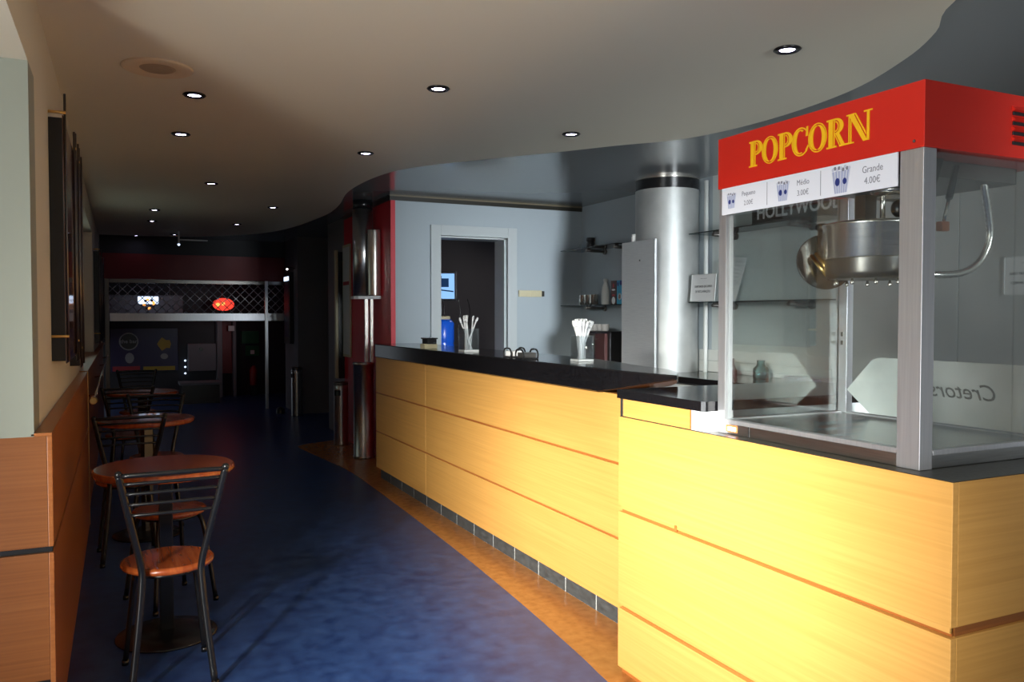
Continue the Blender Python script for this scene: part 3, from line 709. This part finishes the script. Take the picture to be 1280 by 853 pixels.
tb = thing('storage_table', 'dark low table carrying the blue water barrel', 'table', (3.06, 8.15, 0))
MB().box(2.85, 3.4, 7.95, 8.4, .86, .90, .004).build('top', 'trim_dark', tb)
for a in (2.87, 3.35):
    for c_ in (7.97, 8.35): MB().box(a, a + .03, c_, c_ + .03, 0, .86).build('leg', 'trim_dark', tb)
cb = MB()
for px, py in ((3.22, 8.6), (3.42, 8.62), (3.55, 8.66)):
    cb.tube(smooth_curve([(px, py, 1.6), (px + .03, py, 1.45), (px, py, 1.2), (px + .04, py, .8)], 5), .006, 6)
tag(cb.build('hanging_cable', 'black'), 'black cables hanging below the glowing monitor', 'cable')

# ================================================================== SMALL COLUMN, DRUMS AND BINS
cc = thing('steel_pillar', 'slim polished steel pillar with a white disc shelf beside the red wall', 'pillar', (2.18, 8.0, 0))
MB().lathe([(.103, 0.0), (.105, .01), (.105, .03), (.1, .034), (.1, .92), (.105, .924), (.105, .945), (.1, .95)], (2.17, 8.0, 0), 40).build('lower_drum', 'steel', cc)
MB().lathe([(.1, 1.60), (.1, 2.45)], (2.17, 8.0, 0), 40).build('upper_drum', 'steel', cc)
MB().lathe([(.095, 2.45), (.095, 2.54)], (2.17, 8.0, 0), 40).build('collar', 'black_metal', cc)
MB().box(2.17, 2.20, 7.93, 7.96, .95, 1.573).box(2.225, 2.25, 7.93, 7.96, .95, 1.573).build('stanchion', 'steel_pol', cc)
MB().prism([(2.07, 8.1), (2.07, 7.98), (2.10, 7.92), (2.16, 7.89), (2.28, 7.82), (2.299, 7.82), (2.299, 8.1)], 1.573, 1.60).build('disc_shelf', 'white', cc)
tag(MB().lathe([(.063, 1.601), (.065, 1.61), (.065, 2.23), (.063, 2.24)], (2.234, 7.83, 0), 32).build('steel_tube', 'steel_pol'), 'short steel tube standing on the white shelf right of the slim pillar', 'tube')
def bin_():
    t = thing('ashtray_bin', 'x', 'bin', (0, 0, 0))
    b = MB(); seg = 48; zs = [0, .01, .42, .54, .60, .68]
    rings = [[b.bm.verts.new((.078 * math.cos(2 * PI * k_ / seg), .078 * math.sin(2 * PI * k_ / seg), z)) for k_ in range(seg)] for z in zs]
    for i in range(len(zs) - 1):
        for k_ in range(seg):
            a = (360 * (k_ + .5) / seg)
            if i == 3 and 195 < a < 262: continue
            if i == 4 and 200 < a < 255 and False: continue
            f = b.bm.faces.new([rings[i][k_], rings[i][(k_ + 1) % seg], rings[i + 1][(k_ + 1) % seg], rings[i + 1][k_]]); f.smooth = True
    b.bm.faces.new(rings[-1]); b.bm.faces.new(rings[0][::-1])
    b.build('body', 'steel', t, local=True)
    MB().lathe([(.0, .40), (.07, .40), (.07, .64), (0, .64)], (0, 0, 0), 24, cap=False).build('liner', 'black', t, local=True)
    MB().lathe([(.079, .655), (.0795, .66), (.0795, .685), (.05, .69)], (0, 0, 0), 32).build('rim', 'dark_steel', t, local=True)
    return t
b0 = bin_(); b0.location = (2.17, 8.93, .002); b0.rotation_euler = (0, 0, math.radians(-8)); b0['label'] = 'cylindrical steel litter bin with a black mouth next to the red wall'
dup(b0, (2.24, 11.80, 0), math.radians(-30), 'cylindrical steel litter bin at the dark grey wall corner, farther down the hall')
bb = thing('floor_stopper', 'x', 'doorstop', (2.08, 12.0, 0)); bb['label'] = 'low black object on the floor left of the farther bin'
MB().lathe([(.06, 0), (.06, .05), (.04, .09), (.0, .10)], (2.08, 12.2, 0), 16, cap=False).build('body', 'black', bb)

# notices on red wall
nt_ = thing('poster_panel', 'tall framed notice on the red wall behind the slim pillar', 'poster', (2.23, 8.8, .95))
MB().box(2.28, 2.299, 8.95, 9.275, .95, 2.2, .003).build('frame', 'plate_cream', nt_)
MB().box(2.278, 2.2805, 8.97, 9.255, .98, 2.17).mat(1).box(2.277, 2.2781, 8.98, 9.24, 1.75, 1.79).build('print', ['white_soft', 'logo_red'], nt_)
mp_ = thing('mirror_strip', 'narrow tall steel-edged mirror at the end of the red wall', 'mirror', (2.22, 9.25, .7))
MB().box(2.205, 2.235, 9.30, 9.36, .70, 2.15, .003).build('frame', 'plate_cream', mp_)
MB().box(2.235, 2.345, 9.285, 9.34, .70, 2.13).build('backing', 'black', mp_)

# ================================================================== CEILING FITTINGS
def downlight():
    t = thing('downlight', 'x', 'downlight', (0, 0, 2.5), group='recessed ceiling downlights')
    MB().lathe([(.052, .001), (.056, -.004), (.048, -.010), (.036, -.009), (.033, -.003), (.033, .0)], (0, 0, 0), 32, cap=False).build('ring', 'black_metal', t, local=True)
    MB().lathe([(.0, -.004), (.031, -.004)], (0, 0, 0), 24, cap=False).build('lamp', 'lamp', t, local=True)
    return t
d0 = downlight()
DL = [((.347, 4.40), 'recessed downlight just right of the round ceiling speaker, nearest of the left row'),
      ((.345, 5.37), 'recessed downlight second from the ceiling speaker in the left row'),
      ((1.398, 3.774), 'recessed downlight nearest the camera in the middle row'),
      ((2.49, 2.612), 'recessed downlight just left above the popcorn machine'),
      ((2.464, 4.364), 'recessed downlight nearest the round steel column'),
      ((1.504, 5.463), 'recessed downlight second in the middle row'),
      ((.694, 7.244), 'recessed downlight alone between the left and middle rows'),
      ((.335, 9.271), 'brighter of the two close downlights far down the left row'),
      ((.347, 10.361), 'dimmer recessed downlight behind the brighter one far down the left row'),
      ((1.402, 8.559), 'recessed downlight nearest the wavy ceiling edge by the slim pillar'),
      ((1.267, 10.286), 'recessed downlight second from the slim pillar'),
      ((.672, 11.938), 'recessed downlight directly above the ceiling bracket lamp')]
for i, ((x, y), lab) in enumerate(DL):
    if i == 0: d0.location = (x, y, 2.4995); d0['label'] = lab
    else: dup(d0, (x, y, 2.4995), 0, lab)
dup(d0, (.22, 12.75, 2.5395), 0, 'recessed downlight farthest away, above the red fascia')
sk_ = thing('ceiling_speaker', 'round cream ceiling speaker flush in the ceiling at upper left', 'speaker', (.165, 4.0, 2.5))
MB().lathe([(.148, .0), (.15, -.004), (.142, -.009), (.077, -.006), (.075, -.0045)], (0, 0, 0), 48, cap=False).build('ring', 'speaker_cream', sk_, local=True)
MB().lathe([(.075, -.004), (.065, -.010), (.056, -.005), (.047, -.010), (.036, -.005), (.0, -.011)], (0, 0, 0), 40, cap=False).build('grille', 'speaker_tan', sk_, local=True)
br = thing('ceiling_bracket_lamp', 'white ceiling bracket lamp hanging before the red fascia', 'lamp', (.70, 12.0, 2.5))
MB().box(.69, .71, 11.5, 11.52, 2.34, 2.499).box(.69, 1.05, 11.5, 11.52, 2.385, 2.40).build('bracket', 'white', br)
MB().ball((.70, 11.51, 2.33), .016).build('bulb', 'cold_lamp', br)

# ================================================================== LEFT WALL BOARDS
def board(y0, y1, z0, z1, lab, m, xf=-.2):
    t = thing('glass_poster_board', lab, 'poster', (-.22, (y0 + y1) / 2, z0))
    MB().box(-.2499, xf, y0, y1, z0, z1, .002).build('case', 'black', t)
    MB().box(xf, xf + .004, y0, y1, z0 - .01, z1 + .01).build('glass_front', m, t)
    for yy in (y0 + .02, y1 - .02):
        rd = MB().lathe([(.005, z0 - .0), (.005, z1 + .10)], (xf + .009, yy, 0), 10).build('rod', 'dark_steel', t)
    for zz in (z0 + .10, z1 + .02):
        MB().tube([(-.249, y0 - .005, zz), (xf + .014, y0 - .005, zz)], .006).build('standoff', 'brass', t)
board(3.80, 4.60, 1.22, 2.20, 'glass-fronted dark poster board nearest the camera on the left wall', 'poster_brown')
board(4.70, 5.02, 1.18, 2.22, 'dark glass poster board second along the left wall', 'poster_dark')
board(5.10, 5.42, 1.13, 2.22, 'dark glass poster board beside the window niche', 'poster_brown')
board(9.9, 11.0, 1.12, 2.10, 'dark glass poster board just beyond the window niche', 'poster_dark')
board(11.3, 12.5, 1.10, 2.10, 'farthest dark glass poster board on the left wall', 'poster_dark')
hr = thing('handrail', 'thin metal handrail running along the far left wall', 'handrail', (-.15, 9, .9))
MB().tube([(-.15, 5.6, .895), (-.15, 12.6, .905)], .007).build('rail', 'steel_pol', hr)
MB().lathe([(.018, 5.52), (.022, 5.53), (.022, 5.60), (.018, 5.61)], (-.15, 0, .895), 16, axis='Y').build('end_cap', 'brass', hr)
for yy in (6.4, 8.4, 10.4, 12.3): MB().tube([(-.15, yy, .89), (-.15, yy, .86), (-.214, yy, .85)], .006).build('bracket', 'steel_pol', hr)

# ================================================================== TABLES AND CHAIRS
def table():
    t = thing('cafe_table', 'x', 'table', (0, 0, 0), group='round cafe tables along the left wall')
    MB().lathe([(.0, .718), (.278, .718), (.288, .724), (.290, .735), (.287, .746), (.279, .75), (.0, .75)], (0, 0, 0), 64, cap=False).build('tabletop', 'varnish', t, local=True)
    MB().box(-.028, .028, -.028, .028, .028, .71, .003).box(-.12, .12, -.02, .02, .70, .717).box(-.02, .02, -.12, .12, .70, .717).build('pedestal', 'black_metal', t, local=True)
    MB().lathe([(.205, 0), (.21, .006), (.205, .012), (.12, .026), (.05, .032), (.0, .034)], (0, 0, 0), 48, cap=False).build('base', 'black_metal', t, local=True)
    return t
t0 = table(); t0.location = (.17, 3.90, 0); t0['label'] = 'round varnished wood pedestal table nearest the camera'
dup(t0, (.145, 5.77, 0), .4, 'round varnished wood pedestal table, second from the camera')
dup(t0, (.17, 7.88, 0), 1.0, 'round varnished wood pedestal table, farthest of the three')
def chair(back=True):
    t = thing('cafe_chair' if back else 'cafe_stool', 'x', 'chair' if back else 'stool', (0, 0, 0), group='black metal chairs with round wooden seats' if back else None)
    MB().lathe([(.0, .432), (.155, .432), (.166, .437), (.171, .446), (.168, .456), (.158, .461), (.0, .461)], (0, 0, 0), 48, cap=False).build('seat', 'varnish', t, local=True)
    fr = MB()
    fr.tube([(.13 * math.cos(a * PI / 12), .13 * math.sin(a * PI / 12), .424) for a in range(25)], .008, 8, cap=False)
    fr.tube([(-.13, 0, .424), (.13, 0, .424)], .007).tube([(0, -.13, .424), (0, .13, .424)], .007)
    fr.build('seat_frame', 'black_metal', t, local=True)
    for sx in (-1, 1):
        MB().tube(smooth_curve([(sx * .10, .10, .424), (sx * .115, .125, .35), (sx * .15, .165, .01)], 5), .0105, 10).lathe([(.013, 0), (.013, .02)], (sx * .15, .166, 0), 10).build('leg', 'black_metal', t, local=True)
        if back:
            pts = smooth_curve([(sx * .145, -.19, .01), (sx * .118, -.18, .25), (sx * .103, -.172, .42), (sx * .105, -.174, .48), (sx * .125, -.195, .58), (sx * .155, -.235, .72), (sx * .180, -.268, .845)], 5)
            MB().tube(pts, .013, 12, flat=(.013, .011)).lathe([(.014, 0), (.014, .02)], (sx * .145, -.19, 0), 10).ball((sx * .180, -.268, .845), .0135).build('back_leg', 'black_metal', t, local=True)
        else:
            MB().tube(smooth_curve([(sx * .10, -.10, .424), (sx * .115, -.125, .35), (sx * .15, -.165, .01)], 5), .0105, 10).lathe([(.013, 0), (.013, .02)], (sx * .15, -.166, 0), 10).build('leg', 'black_metal', t, local=True)
    if back:
        for z, hw, yb in ((.838, .178, -.266), (.806, .171, -.257), (.768, .163, -.247), (.727, .155, -.236), (.686, .146, -.224)):
            pts = [(hw * (q / 6 - 1), yb - .022 * (1 - (q / 6 - 1) ** 2), z + .004 * (1 - (q / 6 - 1) ** 2)) for q in range(13)]
            MB().tube(pts, .0062 if z < .83 else .009, 10).build('back_rail', 'black_metal', t, local=True)
    return t
c0 = chair(); c0.location = (.158, 3.47, 0); c0.rotation_euler = (0, 0, math.radians(2)); c0['label'] = 'black metal chair with round wooden seat, nearest the camera, back towards us'
dup(c0, (.03, 5.30, 0), math.radians(3), 'black metal chair between the first and second tables, back towards us')
dup(c0, (.215, 6.08, 0), math.radians(178), 'black metal chair on the far side of the second table')
dup(c0, (.05, 7.32, 0), 0, 'black metal chair on the near side of the farthest table')
dup(c0, (.15, 9.05, 0), math.radians(180), 'black metal chair farthest away, facing us beyond the last table')
s1 = chair(False); s1.location = (.21, 4.38, 0); s1.rotation_euler = (0, 0, math.radians(22)); s1['label'] = 'round-seated backless stool behind the nearest table'

# ================================================================== ROLLER GRILLE AND LOBBY
gr = thing('roller_grille', 'half-lowered metal roller grille with diamond lattice across the far end', 'roller shutter', (1.1, 12.97, 1.33))
gm = MB(); xa, xb, za, zb = -.13, 2.28, 1.45, 1.88; stp = .128; hgt = (zb - za)
x = xa - hgt * 1.0
while x < xb:
    for sgn in (1, -1):
        xs0, xs1 = (x, x + hgt * 1.0) if sgn == 1 else (x + hgt * 1.0, x)
        zs0, zs1 = za, zb
        # clip
        def clip(xp0, zp0, xp1, zp1):
            if xp0 > xp1: xp0, zp0, xp1, zp1 = xp1, zp1, xp0, zp0
            if xp1 <= xa or xp0 >= xb: return None
            f = (zp1 - zp0) / (xp1 - xp0)
            if xp0 < xa: zp0 += f * (xa - xp0); xp0 = xa
            if xp1 > xb: zp1 -= f * (xp1 - xb); xp1 = xb
            return (xp0, 12.97, zp0), (xp1, 12.97, zp1)
        r_ = clip(xs0, zs0, xs1, zs1)
        if r_ and (Vector(r_[0]) - Vector(r_[1])).length > .02: gm.tube(r_, .0062, 6)
    x += stp
gm.build('lattice', 'alu', gr)
MB().box(-.19, -.135, 12.94, 13.0, 0, 1.935, .003).build('guide_rail', 'dark_steel', gr)
MB().box(xa, 2.28, 12.94, 13.0, 1.335, 1.45, .004).build('bottom_bar', 'alu', gr)
MB().box(xa, 2.28, 12.95, 13.0, 1.88, 1.935, .004).build('top_box', 'dark_steel', gr)
tag(MB().box(1.985, 2.03, 12.90, 12.938, 0, 1.935, .003).build('grille_post', 'alu'), 'thin pale vertical guide post near the right end of the grille', 'post')
pn = thing('mural_poster', 'large dark purple mural with round emblem on the lobby wall', 'poster', (.4, 15.38, .45))
MB().box(-.15, .90, 15.36, 15.399, .47, 1.20, .004).build('panel', 'purple', pn)
e = MB()
e.prism([(.13 + .15 * math.cos(a * PI / 12), .98 + .15 * math.sin(a * PI / 12)) for a in range(24)], 15.352, 15.36, axis='Y')
e.mat(1).prism([(.13 + .13 * math.cos(a * PI / 12), .98 + .13 * math.sin(a * PI / 12)) for a in range(24)], 15.346, 15.352, axis='Y')
e.mat(0).text('the bar', .09, facing_minus_y(.13, 15.345, .98), .001, 1., .001)
e.prism([(.14 + .07 * math.cos(a * PI / 6), .70 + .09 * math.sin(a * PI / 6)) for a in range(12)], 15.352, 15.36, axis='Y')
e.mat(2).prism([(.68 + .11 * math.cos(a * PI / 5), .93 + (.12 if a % 2 else .07) * math.sin(a * PI / 5)) for a in range(10)], 15.352, 15.36, axis='Y')
e.mat(0).prism([(.68 + .06 * math.cos(a * PI / 6), .72 + .05 * math.sin(a * PI / 6)) for a in range(12)], 15.352, 15.36, axis='Y')
e.mat(3).box(-.12, .30, 15.352, 15.36, .48, .56).mat(2).box(.35, .85, 15.352, 15.36, .48, .55)
e.build('emblem', ['logo_pale', 'black', 'logo_yellow', 'logo_red'], pn)
wb = thing('metal_box', 'grey metal cabinet box with a round knob on the lobby wall', 'cabinet', (1.3, 15.3, .4))
MB().box(1.05, 1.51, 15.2, 15.398, .46, .93, .008).build('box', 'wall_dark', wb)
MB().lathe([(.03, 15.17), (.03, 15.20)], (1.26, 0, .84), 16, axis='Y').build('knob', 'black', wb)
ss = MB()
for i in range(3): ss.ball((1.01, 15.3, .42 + i * .11), .016)
tag(ss.build('indicator_lights', 'cold_lamp'), 'column of small pale indicator lights left of the metal cabinet box', 'lights')
ff = thing('door_frame', 'open dark doorway frame at the right of the lobby', 'door frame', (1.9, 15.2, 0))
MB().box(1.52, 1.60, 15.1, 15.39, 0, 1.32, .004).box(1.78, 1.83, 15.1, 15.39, 0, 1.32, .004).box(1.52, 1.83, 15.1, 15.39, 1.32, 1.38, .004).build('frame', 'wall_dark', ff)
MB().box(1.60, 1.78, 15.3, 15.39, .4, 1.32).build('panel', 'red_dark', ff)
tag(MB().box(1.70, 1.80, 15.06, 15.095, 1.15, 1.24, .003).build('small_sign', 'paper'), 'tiny white sign on the lobby doorway', 'sign')
tag(MB().box(1.95, 2.25, 15.34, 15.398, .92, 1.14, .003).build('exit_sign', 'green_sign'), 'upper green exit sign on the lobby wall', 'sign')
tag(MB().box(2.02, 2.25, 15.34, 15.398, .70, .88, .003).mat(1).box(2.10, 2.17, 15.33, 15.342, .73, .80).build('exit_sign', ['green_sign', 'paper']), 'lower green exit sign above the fire extinguisher', 'sign')
fe = thing('fire_extinguisher', 'fire extinguisher standing against the lobby wall', 'fire extinguisher', (2.15, 15.2, 0))
MB().lathe([(.06, .18), (.065, .19), (.065, .46), (.03, .52), (.018, .53)], (2.13, 15.2, 0), 24).build('body', 'extinguisher_red', fe)
MB().lathe([(.02, .53), (.02, .56)], (2.13, 15.2, 0), 12).box(2.08, 2.16, 15.19, 15.21, .56, .575, .002).tube([(2.13, 15.2, .55), (2.06, 15.2, .50), (2.05, 15.2, .30)], .008).build('valve', 'black', fe)
MB().box(2.08, 2.18, 15.14, 15.26, 0, .18, .004).build('stand', 'black', fe)
rl = thing('red_glow_lamp', 'glowing red lamp seen through the grille lattice', 'lamp', (1.60, 14.3, 1.5))
MB().ball((1.54, 14.3, 1.60), .13, (1.3, 1, .8)).build('shade', 'red_lamp', rl)
MB().ball((1.44, 14.17, 1.59), .035).ball((1.52, 14.165, 1.61), .03).build('bulb', 'orange_lamp', rl)
MB().tube([(1.52, 14.3, 1.66), (1.52, 14.3, 2.54)], .006).build('cord', 'black', rl)
ol = thing('flower_lamp', 'pale cluster lamp seen through the left of the grille lattice', 'lamp', (.40, 14.3, 1.5))
fl = MB()
for i in range(9):
    a = i * 2.4; fl.mat(i % 2).ball((.42 + .07 * math.cos(a), 14.3 + .03 * math.sin(a * 2), 1.60 + .07 * math.sin(a)), .022)
fl.build('petals', ['orange_lamp', 'black'], ol)
MB().box(.26, .56, 14.33, 14.36, 1.60, 1.72, .01).build('backlight', 'cold_lamp', ol)
MB().tube([(.42, 14.35, 1.69), (.42, 14.35, 2.54)], .006).build('cord', 'black', ol)
tag(MB().box(-.2, .95, 14.8, 14.83, 1.40, 1.75, .004).tube([(0, 14.815, 1.74), (0, 14.815, 2.54)], .006).tube([(.75, 14.815, 1.74), (.75, 14.815, 2.54)], .006).build('menu_board', 'wall_dark'), 'grey board hanging behind the left of the grille lattice', 'board')
cf = thing('lobby_counter', 'dark low counter in the lobby beyond the grille', 'counter', (1.2, 14.4, 0))
MB().box(.85, 1.48, 14.1, 14.6, .30, .34, .004).build('top', 'wall_dark', cf)
MB().box(.88, 1.45, 14.13, 14.57, 0, .30).build('body', 'black', cf)
# lit display on the dark side wall at right
sl = thing('display_case', 'small lit display case on the dark side wall beyond the grille post', 'display case', (2.28, 12.6, 1.2))
MB().box(2.24, 2.299, 12.3, 12.75, 1.0, 2.05, .004).build('case', 'black', sl)
MB().box(2.232, 2.24, 12.36, 12.70, 1.93, 1.99).build('lamp', 'cold_lamp', sl)
MB().box(2.236, 2.2405, 12.36, 12.70, 1.1, 1.9).build('print', 'purple', sl)
sl2 = thing('spot_lamp', 'small cold spot lamp high on the dark side wall', 'lamp', (2.25, 12.2, 2.0))
MB().tube([(2.299, 12.2, 2.10), (2.20, 12.2, 2.12)], .006).ball((2.20, 12.2, 2.10), .02).build('body', 'black', sl2)
MB().ball((2.19, 12.19, 2.085), .014).build('bulb', 'led_white', sl2)

# ================================================================== LIGHT
def area(name, loc, target, sx, sy, power, col, spread=180):
    l = bpy.data.lights.new(name, 'AREA'); l.shape = 'RECTANGLE'; l.size = sx; l.size_y = sy; l.energy = power; l.color = col; l.spread = math.radians(spread)
    o = bpy.data.objects.new(name, l); C.objects.link(o); o.location = loc
    d = Vector(target) - Vector(loc); o.rotation_euler = d.to_track_quat('-Z', 'Y').to_euler(); return o
# daylight through the glazed side entrance (low sun haze) and through the shopfront
area('daylight_entrance', (-3.2, -1.95, 2.38), (1.75, 3.75, .66), .75, .4, 235, (1., .96, .88), 33)
area('daylight_door', (-1.88, .45, 1.2), (1, .45, 1.2), 1.6, 1.8, 64, (.92, .97, 1.), 180)
area('daylight_shopfront', (2.7, -2.1, 1.6), (3.65, 7.5, 1.6), .8, 1.2, 20, (.88, .95, 1.), 28)
area('ceiling_fill', (-1.7, .8, .25), (1.6, 2.2, 2.5), .5, 1.6, 40, (1., .96, .88), 130)  # added fill that brightens the ceiling, standing in for pavement bounce
area('daylight_window', (-.40, 8.2, 1.65), (1, 8.0, 1.8), 2.2, 1.0, 2.0, (.80, 1., .88), 180)
area('storeroom_fill', (4.6, 8.8, 2.45), (3.6, 8.6, 0), .4, .4, 4, (1, .9, .85), 180)  # unseen fill added to light the dark room and the blue barrel
area('lobby_lamp', (1.0, 14.0, 2.4), (1.0, 14.2, 0), .4, .4, .7, (.75, .8, 1), 180)
wd = bpy.data.worlds.new('world'); bpy.context.scene.world = wd; wd.use_nodes = True
bg = wd.node_tree.nodes['Background']; bg.inputs[0].default_value = (.80, .90, 1, 1); bg.inputs[1].default_value = .35

# ================================================================== CAMERA
F = 1033.; yaw = math.atan(490 / F); pit = -math.atan(30.5 / F)
cam = bpy.data.cameras.new('camera'); cam.sensor_width = 36; cam.lens = F / 1280 * 36; cam.clip_start = .02
co = bpy.data.objects.new('camera', cam); C.objects.link(co); co.location = (0, 0, 1.4)
co.rotation_euler = (PI / 2 + pit, 0, -yaw)
sc_ = bpy.context.scene; sc_.camera = co
sc_.view_settings.view_transform = 'Standard'; sc_.view_settings.look = 'None'
sc_.view_settings.exposure = 0; sc_.view_settings.gamma = 1; sc_.view_settings.use_curve_mapping = False
